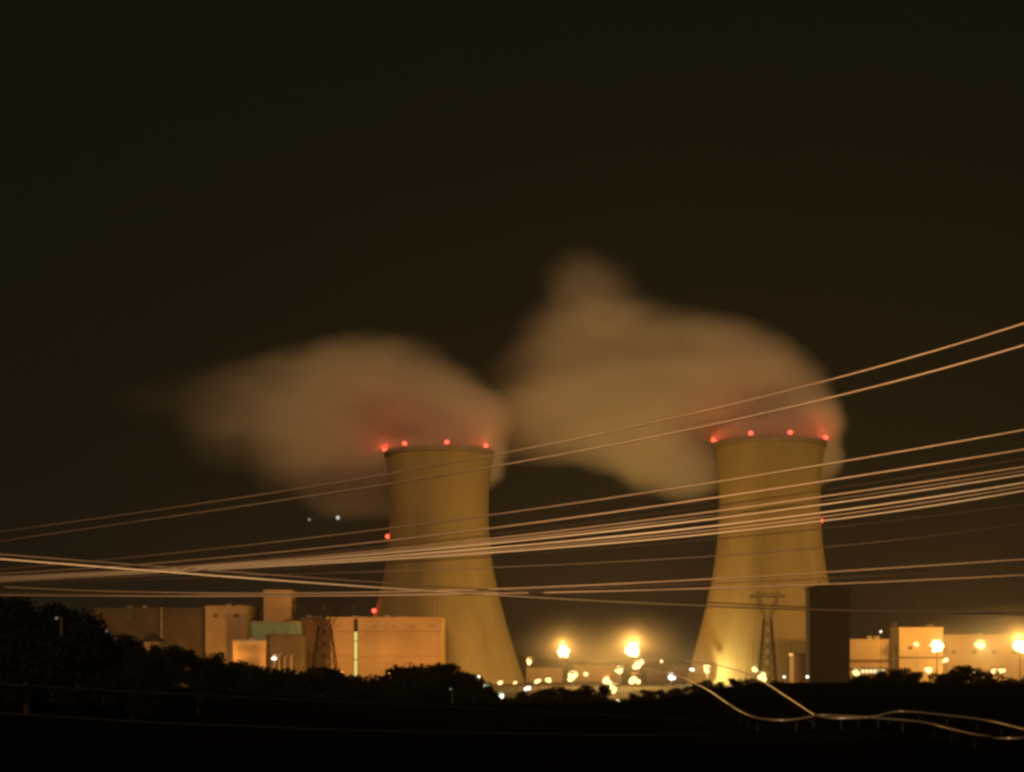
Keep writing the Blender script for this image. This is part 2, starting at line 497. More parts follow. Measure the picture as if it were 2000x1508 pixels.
# roof plant, doors and louvres
def fit(root, name, mat, x0, x1, y0, y1, z0, z1, bev=0.04):
    return MB().box(x0, x1, y0, y1, z0, z1, bev).build(name, M[mat], root)
def dims(root):
    wl_ = [c for c in root.children if c.name.startswith('wall')][0].data
    X = [v.co.x for v in wl_.vertices]; Y = [v.co.y for v in wl_.vertices]; Z = [v.co.z for v in wl_.vertices]
    return max(X), -min(Y), max(Z)
for root in [o for o in list(C.objects) if o.type == 'EMPTY' and o.get('category') == 'building']:
    hx, hy, hz_ = dims(root)
    rb = random.Random(root.name)
    nm = root.name.split('.')[0]
    if nm in ('hillside_cottage', 'utility_hut', 'low_shed', 'lift_tower'): continue
    for i in range(3 if hx > 20 else 2):          # roof units
        x = rb.uniform(-0.8, 0.8) * hx; ww = rb.uniform(1.2, 3.0)
        u = fit(root, 'roof_unit', 'trim', x - ww, x + ww, -hy * 0.4, -hy * 0.4 + 3, hz_ - 0.05, hz_ + rb.uniform(1.0, 2.2))
        MB().tube([(x, -hy * 0.4 + 1.5, hz_ + 0.5), (x, -hy * 0.4 + 1.5, hz_ + 3.2)], 0.3, 7).build('flue', M['steel'], u)
    if nm in ('long_store', 'pump_house', 'workshop_end', 'long_workshop', 'turbine_hall'):
        nn = max(2, int(hx / 6))
        for i in range(nn):                        # louvred openings high on the front
            x = -hx + 2 * hx * (i + 0.5) / nn
            if nm == 'turbine_hall' and abs(x - (at(695, 1200, 1030).x - root.location.x)) < 4: continue
            z = hz_ * (0.62 if nm in ('long_store', 'pump_house') else 0.86)
            fit(root, 'louvre', 'brown' if nm != 'turbine_hall' else 'ochre2', x - 1.5, x + 1.5, -hy - 0.14, -hy - 0.003, z, z + (2.2 if nm != 'turbine_hall' else 1.0))
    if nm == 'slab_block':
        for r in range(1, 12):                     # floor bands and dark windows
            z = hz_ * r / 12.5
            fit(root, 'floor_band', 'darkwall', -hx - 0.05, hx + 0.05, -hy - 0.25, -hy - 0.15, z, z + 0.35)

# ------------------------------------------------------------------ lattice pylons
def pylon(px, y_top, D, half_arm, label, scale=1.0):
    """cat-head pylon: splayed body, narrow waist, V window, crossarm"""
    p = at(px, y_top, D)
    gz = terrain(p.x, D)
    H = p.z - gz
    root = empty('lattice_pylon', (p.x, D, gz), label, 'pylon', 'lattice pylons')
    th = 0.27 * scale
    k = half_arm
    wz = H * 0.74                               # waist
    rb, rw = 0.52 * k, 0.20 * k
    for sx_ in (-1, 1):
        for sy_ in (-1, 1):
            MB().tube([(sx_ * rb, sy_ * rb, 0), (sx_ * rw, sy_ * rw, wz)], th, 5).build('leg', M['steel'], root)
    m = MB(); nb = 7
    for i in range(nb):
        z0, z1 = wz * i / nb, wz * (i + 1) / nb
        r0, r1 = rb + (rw - rb) * i / nb, rb + (rw - rb) * (i + 1) / nb
        for (ax, ay, bx_, by_) in ((-1, -1, 1, -1), (1, -1, 1, 1), (1, 1, -1, 1), (-1, 1, -1, -1)):
            m.tube([(ax * r0, ay * r0, z0), (bx_ * r1, by_ * r1, z1)], th * 0.42, 4)
            m.tube([(bx_ * r0, by_ * r0, z0), (ax * r1, ay * r1, z1)], th * 0.42, 4)
    m.build('bracing', M['steel'], root)
    for s in (-1, 1):                           # the two arms of the V
        m = MB()
        m.tube([(s * rw, 0, wz), (s * k * 0.62, 0, H * 0.955)], th * 0.9, 5)
        m.tube([(s * rw * 0.2, 0, wz + 0.2), (s * k * 0.42, 0, H * 0.955)], th * 0.7, 5)
        for i in range(5):
            t0, t1 = i / 5, (i + 1) / 5
            m.tube([(s * (rw + (k * 0.62 - rw) * t0), 0, wz + (H * 0.955 - wz) * t0), (s * (rw * .2 + (k * 0.42 - rw * .2) * t1), 0, wz + (H * 0.955 - wz) * t1)], th * 0.4, 4)
        m.build('window_arm', M['steel'], root)
    m = MB()
    m.tube([(-k, 0, H * 0.955), (k, 0, H * 0.955)], th * 0.8, 5)
    m.tube([(-k, 0, H * 0.955), (-k * 0.55, 0, H * 0.985), (k * 0.55, 0, H * 0.985), (k, 0, H * 0.955)], th * 0.6, 5)
    for i in range(8):
        x = -k * 0.55 + k * 1.1 * i / 8
        m.tube([(x, 0, H * 0.955), (x + k * 0.07, 0, H * 0.985)], th * 0.4, 4)
    m.build('crossarm', M['steel'], root)
    for s in (-1, 1):
        MB().tube([(s * k * 0.55, 0, H * 0.985), (s * k * 0.5, 0, H * 1.0 + 0.6)], th * 0.6, 5).build('earth_peak', M['steel'], root)
    for x in (-0.92, 0.0, 0.92):
        MB().tube([(x * k, 0, H * 0.952), (x * k, 0, H * 0.952 - 2.0)], 0.18 * scale, 6).build('insulator', M['trim'], root)
    return root
pylon(1499, 1156, 760, 8.6, 'dark lattice pylon silhouetted against the lit cooling tower', 1.0)
pylon(634, 1168, 560, 11.0, 'dark lattice pylon whose crossarm shows above the brown annex', 0.7)

# ------------------------------------------------------------------ lamps
GLARE = 0.9      # share of mast power for the added viewer-facing spot that feeds the halo
def flood_mast(px, py, D, power, label, heads=8, size=1.0, col=(1.0, 0.50, 0.10), lit=True):
    p = at(px, py, D)
    gz = terrain(p.x, D)
    H = p.z - gz
    root = empty('floodlight_mast', (p.x, D, gz), label, 'floodlight', 'high floodlight masts')
    MB().tube([(0, 0, 0), (0, 0, H * 0.5), (0, 0, H)], [0.5, 0.36, 0.22], 10).build('pole', M['pole'], root)
    rr = 1.9 * size
    hm = MB(); hm.add([(-0.5, 0, -0.45), (0.5, 0, -0.45), (0.5, 0, 0.45), (-0.5, 0, 0.45), (-0.3, -0.5, -0.25), (0.3, -0.5, -0.25), (0.3, -0.5, 0.25), (-0.3, -0.5, 0.25)],
                      [(0, 1, 2, 3), (7, 6, 5, 4), (0, 4, 5, 1), (1, 5, 6, 2), (2, 6, 7, 3), (3, 7, 4, 0)])
    hmesh = hm.mesh('floodlight_head', M['pole'])
    lmesh = MB().ball((0, 0.05, 0), 0.80, 10, 6, 0.85).mesh('lens', M['sodium'])
    for tier in range(3):
        z = H + (1 - tier) * 1.45 * size
        m = MB()
        rt = rr * (0.55, 1.0, 0.6)[tier]
        m.tube([(rt * math.cos(a * math.pi / 12), rt * math.sin(a * math.pi / 12), z) for a in range(25)], 0.10, 5)
        for a in range(4):
            m.tube([(0, 0, z - 0.2), (rt * math.cos(a * math.pi / 2), rt * math.sin(a * math.pi / 2), z)], 0.08, 5)
        m.build('head_ring', M['pole'], root)
        for i in range(heads):
            a = 2 * math.pi * (i + 0.5 * tier) / heads
            o = link(bpy.data.objects.new('floodlight_head', hmesh), root)
            jr = random.uniform(0.8, 1.15)
            o.location = (rt * jr * math.cos(a), rt * jr * math.sin(a), z + random.uniform(-0.5, 0.6) * size)
            o.rotation_euler = (R(-22), 0, a - math.pi / 2)
            o.scale = (size * random.uniform(0.7, 1.3),) * 3
            link(bpy.data.objects.new('lens', lmesh), o)
    MB().tube([(0, 0, H - 0.1), (0, 0, H + 1.9 * size)], 0.2, 8).build('mast_head', M['pole'], root)
    if lit:
        point('flood_light', root, (0, 0, H + 3.2 * size), power, col, 0.8 * size)
        spot('road_floodlight', root, (0, -rr - 1.2, H), GLARE * power, col, (0, -1, -0.04), 150, 0.8 * size)  # added spot towards the viewer, strengthens the lamp halo
    return root

flood_mast(1100, 1272, 1035, 1.55e5, 'floodlight mast nearest the left cooling tower, the lone star of the middle pair', 8, 1.5)
flood_mast(1236, 1270, 1030, 2.2e5, 'floodlight mast standing between the two cooling towers nearer the pylon', 10, 1.7)
flood_mast(1830, 1262, 985, 1.9e5, 'floodlight mast in front of the tan pump house', 8, 1.4)
flood_mast(1992, 1262, 995, 2.2e5, 'floodlight mast in front of the long store at the photograph edge', 10, 1.6)

def lamp(px, py, D, rpx, mat, label, power=0, col=(1.0, 0.75, 0.4), double=False):
    p = at(px, py, D)
    gz = terrain(p.x, D)
    if p.z < gz + 1.2:
        gz = p.z - 1.2
    H = p.z - gz
    r = 0.95 * rpx * D / F
    root = empty('yard_lamp', (p.x, D, gz), label, 'lamp', 'small yard lamps')
    MB().tube([(0.35, 0.3, 0), (0.35, 0.3, H * 0.6), (0.35, 0.3, H + r)], [0.14, 0.11, 0.08], 7).build('pole', M['pole'], root)
    hd = MB(); hd.box(-r * 0.7, r * 0.9, -0.1, 0.5, H + r * 0.95, H + r * 1.15, 0.03)
    hd.build('lamp_hood', M['pole'], root)
    rl = random.Random(px * 31 + py)
    bm_ = MB().ball((0, 0, 0), r * 0.62, 12, 8, 0.9)
    for q in range(3 if rpx >= 6 else 1):          # the glass bowls of one luminaire
        bm_.ball((rl.uniform(-0.75, 0.75) * r, rl.uniform(-0.2, 0.2) * r, rl.uniform(-0.45, 0.45) * r), r * rl.uniform(0.3, 0.52), 10, 7)
    bl = bm_.build('bulb', M[mat], root, True)
    bl.location = (0, 0, H)
    if power:
        point('lamp_light', root, (0, -r - 0.5, H), power, col, 0.4)
    return root

SOD = (1.0, 0.44, 0.085)
YEL = (1.0, 0.80, 0.30)
WHT = (1.0, 0.90, 0.72)
LAMPS = [
    (934, 1322, 640, 7, 'white', 'pale lamp at the highest spot of the tree clump edge by the left tower', 0),
    (950, 1342, 600, 10, 'green', 'largest greenish white lamp beside the dark tree clump', 3e3),
    (978, 1361, 560, 8, 'green', 'lowest greenish lamp under the left cooling tower', 2e3),
    (976, 1334, 640, 7, 'warm', 'warm lamp just above the lowest greenish lamp', 0),
    (1007, 1333, 700, 5, 'warm', 'small warm lamp at the foot of the left cooling tower', 0),
    (1030, 1344, 640, 6, 'white', 'white lamp below the sloping right edge of the left tower', 0),
    (1050, 1330, 760, 7, 'warm', 'warm lamp left of its twin between tower foot and first mast', 0),
    (1069, 1328, 760, 7, 'yellow', 'yellow lamp right of its twin below the first floodlight mast', 0),
    (1034, 1292, 900, 8, 'warm', 'lone warm lamp beside the left tower edge above the others', 1e4),
    (1118, 1322, 900, 11, 'yellow', 'yellow lamp directly under the first middle floodlight mast', 2.5e4),
    (1145, 1316, 900, 6, 'warm', 'small warm lamp right of the yellow one under the first mast', 0),
    (1164, 1355, 640, 6, 'white', 'small white lamp lowest left of the cluster under the second mast', 0),
    (1184, 1330, 760, 12, 'warm', 'big warm lamp on the left of the cluster under the second mast', 1.2e4),
    (1198, 1346, 680, 11, 'yellow', 'big yellow lamp low in the cluster under the second mast', 8e3),
    (1210, 1311, 900, 9, 'yellow', 'yellow lamp high in the cluster under the second mast', 1.5e4),
    (1238, 1327, 800, 12, 'warm', 'big warm lamp straight below the second middle mast', 1.5e4),
    (1246, 1298, 950, 12, 'warm', 'warm lamp tucked close beneath the second middle mast head', 2e4),
    (1206, 1369, 600, 6, 'warm', 'dim warm lamp at the very bottom of the middle cluster', 0),
    (1310, 1323, 800, 9, 'white', 'white lamp where the solid pale light trail begins', 6e3),
    (1353, 1308, 860, 6, 'white', 'small white lamp at the bright foot of the right cooling tower', 0),
    (1473, 1307, 700, 8, 'yellow', 'upper of two yellow lamps at the foot of the lattice pylon', 3e3),
    (1486, 1323, 660, 11, 'yellow', 'lower, larger of two yellow lamps at the foot of the lattice pylon', 5e3),
    (1531, 1322, 640, 4, 'white', 'tiny white lamp between pylon foot and dark slab block', 0),
    (1577, 1322, 640, 5, 'white', 'tiny white lamp against the dark slab block edge', 0),
    (1673, 1316, 760, 10, 'yellow', 'yellow lamp just right of the dark slab block foot', 6e3),
    (1720, 1234, 1005, 3.5, 'white', 'tiny white lamp high over the office block roof', 0),
    (1790, 1260, 1000, 6, 'warm', 'small warm lamp on the tan pump house front', 8e3),
    (1814, 1310, 760, 10, 'warm', 'big warm lamp below the mast at the pump house', 8e3),
    (1848, 1289, 880, 8, 'warm', 'warm lamp at the lower right of the pump house mast', 8e3),
    (1903, 1314, 760, 4, 'warm', 'tiny warm lamp alone in the dark trees near the store', 0),
    (1940, 1312, 760, 9, 'warm', 'left lamp of the touching pair under the long store', 5e3),
    (1955, 1311, 760, 8, 'yellow', 'right lamp of the touching pair under the long store', 0),
    (1915, 1262, 1010, 11, 'yellow', 'round yellow lamp midway along the long store', 3e4),
    (1380, 1309, 1062, 8, 'yellow', 'yellow floodlight at the left foot of the right cooling tower', 7.5e4),
    (1292, 1292, 960, 5, 'warm', 'small warm lamp between the second mast and the right tower', 5e3),
    (536, 1286, 960, 6, 'white', 'white lamp on the boiler house front', 6e3),
    (110, 1208, 140, 3.5, 'dimwhite', 'faint upper lamp in the trees at the far left of the hill', 0),
    (92, 1250, 130, 3, 'dimwhite', 'faintest lower lamp in the trees at the far left of the hill', 0),
    (880, 1346, 330, 3, 'dimwhite', 'faint lamp inside the dark tree clump below the left tower', 0),
    (207, 1232, 250, 4, 'dimwhite', 'faint lamp between the hill trees below the long workshop', 0),
]
for (px, py, D, r, mt, lb, pw) in LAMPS:
    col = {'yellow': YEL, 'white': WHT, 'green': (0.85, 1.0, 0.6), 'warm': SOD}.get(mt, WHT)
    lamp(px, py, D, r, mt, lb, pw, col)

# yard floodlights that wash the facades (their heads stand behind the trees)
for (px, py, D, pw, lb) in [(760, 1318, 985, 0.6e5, 'floodlight washing the ochre turbine hall from behind the tree clump'),
                            (668, 1316, 985, 0.42e5, 'floodlight washing the hall corner behind the hill trees'),
                            (470, 1302, 962, 0.85e5, 'floodlight washing the gatehouse and the workshop corner')]:
    lamp(px, py, D, 3, 'warm', lb, pw, SOD)

# two stars low over the plant
for (px, py, rr, mt, lb) in [(660, 1011, 3.6, 'star', 'brighter of two white stars low beneath the left steam plume'), (604, 1015, 2.8, 'star_d', 'fainter of two white stars low beneath the left steam plume')]:
    p = at(px, py, 3600)
    o = MB().ball((0, 0, 0), rr * 3600 / F, 12, 8).build('star', M[mt], None, True)
    o.location = p
    tag(o, lb, 'star', 'stars')

# ------------------------------------------------------------------ trees
def crown_mesh(seed, lobes, leaves):
    rg = random.Random(seed)
    blobs = []
    for i in range(lobes):
        a = rg.uniform(0, 2 * math.pi)
        r = rg.uniform(0.08, 0.34)
        z = 0.2 + 0.64 * (i + rg.random()) / lobes
        s = rg.uniform(0.14, 0.24) * (1.1 - 0.35 * abs(z - 0.55))
        blobs.append((Vector((r * math.cos(a), r * math.sin(a), z)), s))
    m = MB()
    for i in range(leaves):
        c, s = rg.choice(blobs)
        d = Vector((rg.gauss(0, 1), rg.gauss(0, 1), rg.gauss(0, 1))).normalized()
        p = c + d * s * rg.uniform(0.35, 1.08) ** 0.6
        if p.z < 0.08 or p.z > 1.0: continue
        u = Vector((rg.gauss(0, 1), rg.gauss(0, 1), rg.gauss(0, 1))).normalized()
        w = u.cross(d)
        if w.length < 1e-3: continue
        w.normalize()
        l, wd = rg.uniform(0.022, 0.046), rg.uniform(0.014, 0.028)
        m.add([p - u * l, p + w * wd, p + u * l, p - w * wd], [(0, 1, 2, 3)])
    me = m.mesh('crown', M['leaf'])
    t = MB()
    t.tube([(0, 0, -0.08), (0.01, 0, 0.2), (0.0, 0.01, 0.45), (0.02, 0, 0.7)], [0.035, 0.027, 0.018, 0.006], 7)
    for c, s in blobs:
        t.tube([(0, 0, max(0.12, c.z - 0.28)), (c.x * 0.6, c.y * 0.6, c.z - 0.07), (c.x, c.y, c.z)], [0.014, 0.009, 0.003], 5)
    return me, t.mesh('trunk', M['bark'])
PROTO = [crown_mesh(11 + i, 9 + i % 3 * 2, 2600) for i in range(5)]

def tree(px, py, D, wide, label, k, group='trees of the dark wood'):
    p = at(px, py, D)
    gz = terrain(p.x, D)
    h = max(3.0, (p.z - gz) * 1.06)
    rg = random.Random(int(px * 7 + D))
    root = empty('broadleaf_tree', (p.x, D, gz - 0.1), label, 'tree', group)
    root.scale = (h * wide, h * wide, h)
    root.rotation_euler = (0, 0, rg.uniform(0, 6.28))
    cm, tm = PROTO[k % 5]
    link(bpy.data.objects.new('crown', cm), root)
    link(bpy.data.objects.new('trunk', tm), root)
    return root

SIL = [(-60, 1160), (0, 1166), (100, 1172), (140, 1182), (170, 1208), (200, 1234), (250, 1240), (290, 1268), (320, 1258), (350, 1256), (400, 1266), (450, 1294), (500, 1304), (560, 1312), (620, 1302), (650, 1304), (700, 1330), (740, 1340), (765, 1312), (800, 1294), (850, 1302), (900, 1318), (940, 1340), (980, 1362), (1020, 1352), (1060, 1342), (1110, 1340), (1150, 1338), (1200, 1368), (1250, 1352), (1300, 1342), (1350, 1336), (1400, 1328), (1450, 1324), (1500, 1334), (1550, 1330), (1600, 1338), (1650, 1338), (1690, 1314), (1740, 1304), (1780, 1304), (1810, 1330), (1850, 1308), (1890, 1296), (1930, 1328), (1970, 1322), (2010, 1320), (2080, 1315)]
def sil(x):
    for (a, ya), (b, yb) in zip(SIL, SIL[1:]):
        if x <= b: return ya + (yb - ya) * (x - a) / (b - a)
    return SIL[-1][1]

def where(px):
    marks = [(60, 'under the brightest cable knot'), (180, 'on the high left shoulder of the hill'), (270, 'below the dim end of the long workshop'), (360, 'beside the small lit cottage'), (450, 'below the bright corner of the long workshop'), (530, 'in front of the gatehouse'), (640, 'in front of the boiler house and annex'), (740, 'below the glowing stair strip'), (880, 'in front of the ochre turbine hall'), (1000, 'below the left cooling tower'), (1150, 'below the first middle floodlight mast'), (1290, 'below the second middle floodlight mast'), (1440, 'at the foot of the right cooling tower'), (1560, 'below the lattice pylon'), (1670, 'at the foot of the dark slab block'), (1760, 'below the office block'), (1860, 'below the pump house mast'), (9999, 'below the long store')]
    for a, t in marks:
        if px < a: return t
count = {}
ORD = ['first', 'second', 'third', 'fourth', 'fifth', 'sixth', 'seventh', 'eighth', 'ninth', 'tenth']
spots = []
rg = random.Random(21)
x = -70.0
while x < 460:
    spots.append((x, sil(x) + rg.uniform(-2, 7), rg.uniform(150, 215)))
    x += rg.uniform(22, 36)
x = 440.0
while x < 760:
    spots.append((x, sil(x) + rg.uniform(-1, 5), rg.uniform(330, 400)))
    x += rg.uniform(20, 32)
x = 752.0
while x < 960:
    spots.append((x, sil(x) + rg.uniform(-4, 5), rg.uniform(370, 430)))
    x += rg.uniform(17, 27)
x = 965.0
while x < 2080:
    spots.append((x, sil(x) + rg.uniform(-4, 6), rg.uniform(420, 540)))
    x += rg.uniform(22, 36)
for i, (px, py, D) in enumerate(spots):
    wtxt = where(px)
    n = count.get(wtxt, 0); count[wtxt] = n + 1
    look = ['round crowned', 'ragged', 'broad', 'lopsided', 'bushy'][i % 5]
    tree(px, py, D, rg.uniform(1.2, 1.7) if D > 300 else rg.uniform(0.8, 1.05),
         f'dark {look} tree {wtxt}, {ORD[n]} from left', i)
# a second, lower rank fills the hill flank in front
x = -60.0; n = 0
while x < 700:
    y0 = sil(x) + 45 + rg.uniform(0, 25)
    tree(x, y0, rg.uniform(115, 150) if x < 430 else rg.uniform(270, 320), 1.2, f'black bushy tree on the lower hill flank, {["leftmost","second","third","fourth","fifth","sixth","seventh","eighth","ninth","tenth","eleventh","twelfth","thirteenth","fourteenth","fifteenth","sixteenth","seventeenth","eighteenth","nineteenth","twentieth"][min(n,19)]} in the front rank', n + 2, 'front rank of hill trees')
    x += rg.uniform(48, 66); n += 1

# ------------------------------------------------------------------ light trails built as solid rails on added posts
def smooth_pts(pts, n):
    xs_ = [p[0] for p in pts]; out = []
    def cr(p0, p1, p2, p3, t):
        return 0.5 * ((2 * p1) + (-p0 + p2) * t + (2 * p0 - 5 * p1 + 4 * p2 - p3) * t * t + (-p0 + 3 * p1 - 3 * p2 + p3) * t ** 3)
    for i in range(len(pts) - 1):
        a, b, c, d = pts[max(0, i - 1)], pts[i], pts[i + 1], pts[min(len(pts) - 1, i + 2)]
        for k in range(n):
            t = k / n
            out.append((cr(a[0], b[0], c[0], d[0], t), cr(a[1], b[1], c[1], d[1], t)))
    out.append(pts[-1])
    return out

def guard_rail(pts, label, rad):
    sp = smooth_pts(pts, 8)
    P = []
    for (px, py) in sp:
        d = min(390.0, (CAMZ - 13.3) * F / max(8.0, py - HOR))
        P.append(at(px, py, d))
    # soften the distance so that the rail runs smoothly
    root = empty('guard_rail', (0, 0, 0), label, 'guard rail', 'solid light trails in the foreground')
    MB().tube(P, [rad * (0.6 + 0.4 * min(1.6, p.y / 150)) for p in P], 8).build('rail', M['rail'], root, True)
    pm = MB().box(-0.05, 0.05, -0.06, 0.06, -1.0, 0).mesh('post', M['steel'])
    acc = 0
    for a, b in zip(P, P[1:]):
        acc += (b - a).length
        if acc > 7:
            acc = 0
            o = link(bpy.data.objects.new('post', pm), root)
            gz = terrain(b.x, b.y)
            o.location = (b.x, b.y + 0.16, b.z - 0.02)
            o.scale = (1, 1, max(0.3, b.z - gz + 0.1))
G1 = [(1255, 1306), (1290, 1314), (1330, 1322), (1380, 1346), (1440, 1386), (1480, 1403), (1530, 1407), (1570, 1403), (1600, 1397), (1650, 1399), (1700, 1402), (1800, 1411), (1860, 1425), (1920, 1438), (1970, 1442), (2010, 1439), (2080, 1430)]
G2 = [(1340, 1291), (1380, 1295), (1420, 1304), (1470, 1320), (1505, 1340), (1560, 1376), (1598, 1399), (1650, 1403), (1705, 1400), (1740, 1392), (1770, 1390), (1850, 1398), (1930, 1408), (2000, 1424), (2080, 1440)]
guard_rail(G1, 'solid pale light trail winding down from the middle lamps, lower one at the edge', 0.095)
guard_rail(G2, 'solid pale light trail winding down from the right tower foot, upper one at the edge', 0.095)

# ------------------------------------------------------------------ overhead power cables
def cable(pts, d0, d1, wpx, mat, label, deg=3):
    px = np.array([p[0] for p in pts], float); py = np.array([p[1] for p in pts], float)
    co = np.polyfit(px / 1000.0, py, deg)
    P, rr = [], []
    for i in range(91):
        x = -350 + 2700 * i / 90
        xc = min(2000, max(0, x))
        y = np.polyval(co, xc / 1000.0) + np.polyval(np.polyder(co), xc / 1000.0) * (x - xc) / 1000.0
        d = d0 + (d1 - d0) * x / 2000.0
        P.append(at(x, y, d))
    dm = (d0 + d1) / 2
    o = MB().tube(P, 0.84 * wpx / 2 * dm / F, 10).build('power_cable', M[mat], None, True)
    return tag(o, label, 'power cable', 'overhead power cables')

cable([(0, 1040), (300, 995), (750, 927), (1000, 886), (1400, 793), (1700, 722), (2000, 632)], 52, 48, 4.2, 'cable_d', 'upper of the two topmost pale cables climbing past both steam plumes')
cable([(0, 1056), (200, 1032), (400, 1000), (750, 944), (1060, 895), (1400, 828), (1700, 758), (2000, 674)], 51, 47, 4.6, 'cable_d', 'lower of the two topmost pale cables climbing past both steam plumes')
cable([(0, 1112), (400, 1075), (750, 1035), (1000, 1000), (1250, 960), (1700, 897), (2000, 838)], 50, 46, 4.0, 'cable_d', 'highest cable of the dense middle bundle crossing both towers')
cable([(0, 1121), (400, 1091), (750, 1060), (1000, 1028), (1200, 997), (1400, 970), (1700, 930), (2000, 877)], 49, 46, 5.0, 'cable_d', 'second highest cable of the middle bundle, dull and broad')
cable([(0, 1127), (400, 1101), (750, 1075), (1000, 1050), (1400, 998), (1700, 955), (2000, 913)], 48, 45, 4.4, 'cable_d', 'third cable from the top of the middle bundle')
cable([(0, 1130), (400, 1105), (750, 1081), (1000, 1062), (1400, 1013), (1700, 970), (2000, 929)], 47, 45, 5.4, 'cable', 'fourth cable from the top of the middle bundle, bright at its low end')
cable([(0, 1133), (400, 1108), (750, 1087), (1000, 1071), (1400, 1028), (1700, 985), (2000, 945)], 46, 44, 5.8, 'cable', 'brightest pale cable near the bottom of the middle bundle')
cable([(0, 1137), (400, 1112), (750, 1093), (1000, 1080), (1400, 1042), (1700, 1003), (2000, 960)], 45, 43, 5.4, 'cable', 'lowest cable of the dense middle bundle')
cable([(0, 1146), (600, 1122), (1000, 1106), (1400, 1085), (1700, 1062), (2000, 1022)], 54, 52, 2.6, 'cable_x', 'faint thin dark cable on its own beneath the middle bundle')
cable([(0, 1146), (200, 1155), (500, 1160), (850, 1155), (1000, 1148), (1400, 1130), (1700, 1114), (2000, 1092)], 55, 53, 3.6, 'cable_d', 'upper of two flat cables sagging just above the building roofs')
cable([(0, 1164), (200, 1162), (500, 1164), (850, 1163), (1000, 1160), (1400, 1148), (1700, 1137), (2000, 1124)], 54, 52, 4.2, 'cable_d', 'lower of two flat cables sagging just above the building roofs')
cable([(0, 1091), (100, 1101), (300, 1117), (560, 1134), (750, 1148), (1000, 1164), (1200, 1178), (1400, 1184), (1700, 1193), (2000, 1196)], 42, 44, 4.2, 'cable', 'bright cable running downhill from upper left to the right masts')
cable([(0, 1083), (300, 1106), (560, 1124), (750, 1139), (1000, 1156), (1290, 1172), (1700, 1190), (2000, 1202)], 43, 45, 3.0, 'cable_x', 'dull thin cable running downhill beside the bright falling one')
cable([(0, 1394), (220, 1404), (500, 1418), (750, 1430), (1000, 1434), (1500, 1436), (2000, 1440)], 40, 42, 3.4, 'cable_k', 'lowest faint grey cable across the black foreground')
cable([(0, 1338), (250, 1347), (620, 1370), (1000, 1388), (1500, 1415), (2000, 1460)], 41, 43, 2.6, 'cable_k', 'faint grey cable above the lowest one in the black foreground')

cable([(0, 1124), (400, 1097), (750, 1069), (1000, 1042), (1400, 985), (1700, 944), (2000, 897)], 49.5, 46.5, 2.6, 'cable_x', 'dull thin strand threaded between the second and third bundle cables')
cable([(0, 1140), (400, 1117), (1000, 1087), (1400, 1054), (1700, 1018), (2000, 986)], 46, 45, 2.6, 'cable_x', 'dull thin strand hanging just under the dense middle bundle')
cable([(0, 1158), (500, 1161), (1000, 1153), (1400, 1139), (1700, 1126), (2000, 1110)], 55, 54, 2.4, 'cable_x', 'dull thin strand between the two flat cables above the roofs')
cable([(0, 1129), (400, 1103), (750, 1078), (1000, 1056), (1400, 1006), (1700, 963), (2000, 921)], 47.5, 45.5, 3.2, 'cable_d', 'thin cable between the third and fourth of the middle bundle')
cable([(0, 1135), (400, 1110), (750, 1090), (1000, 1076), (1400, 1035), (1700, 994), (2000, 952)], 45.5, 43.5, 3.2, 'cable_d', 'thin cable between the brightest and the lowest of the middle bundle')

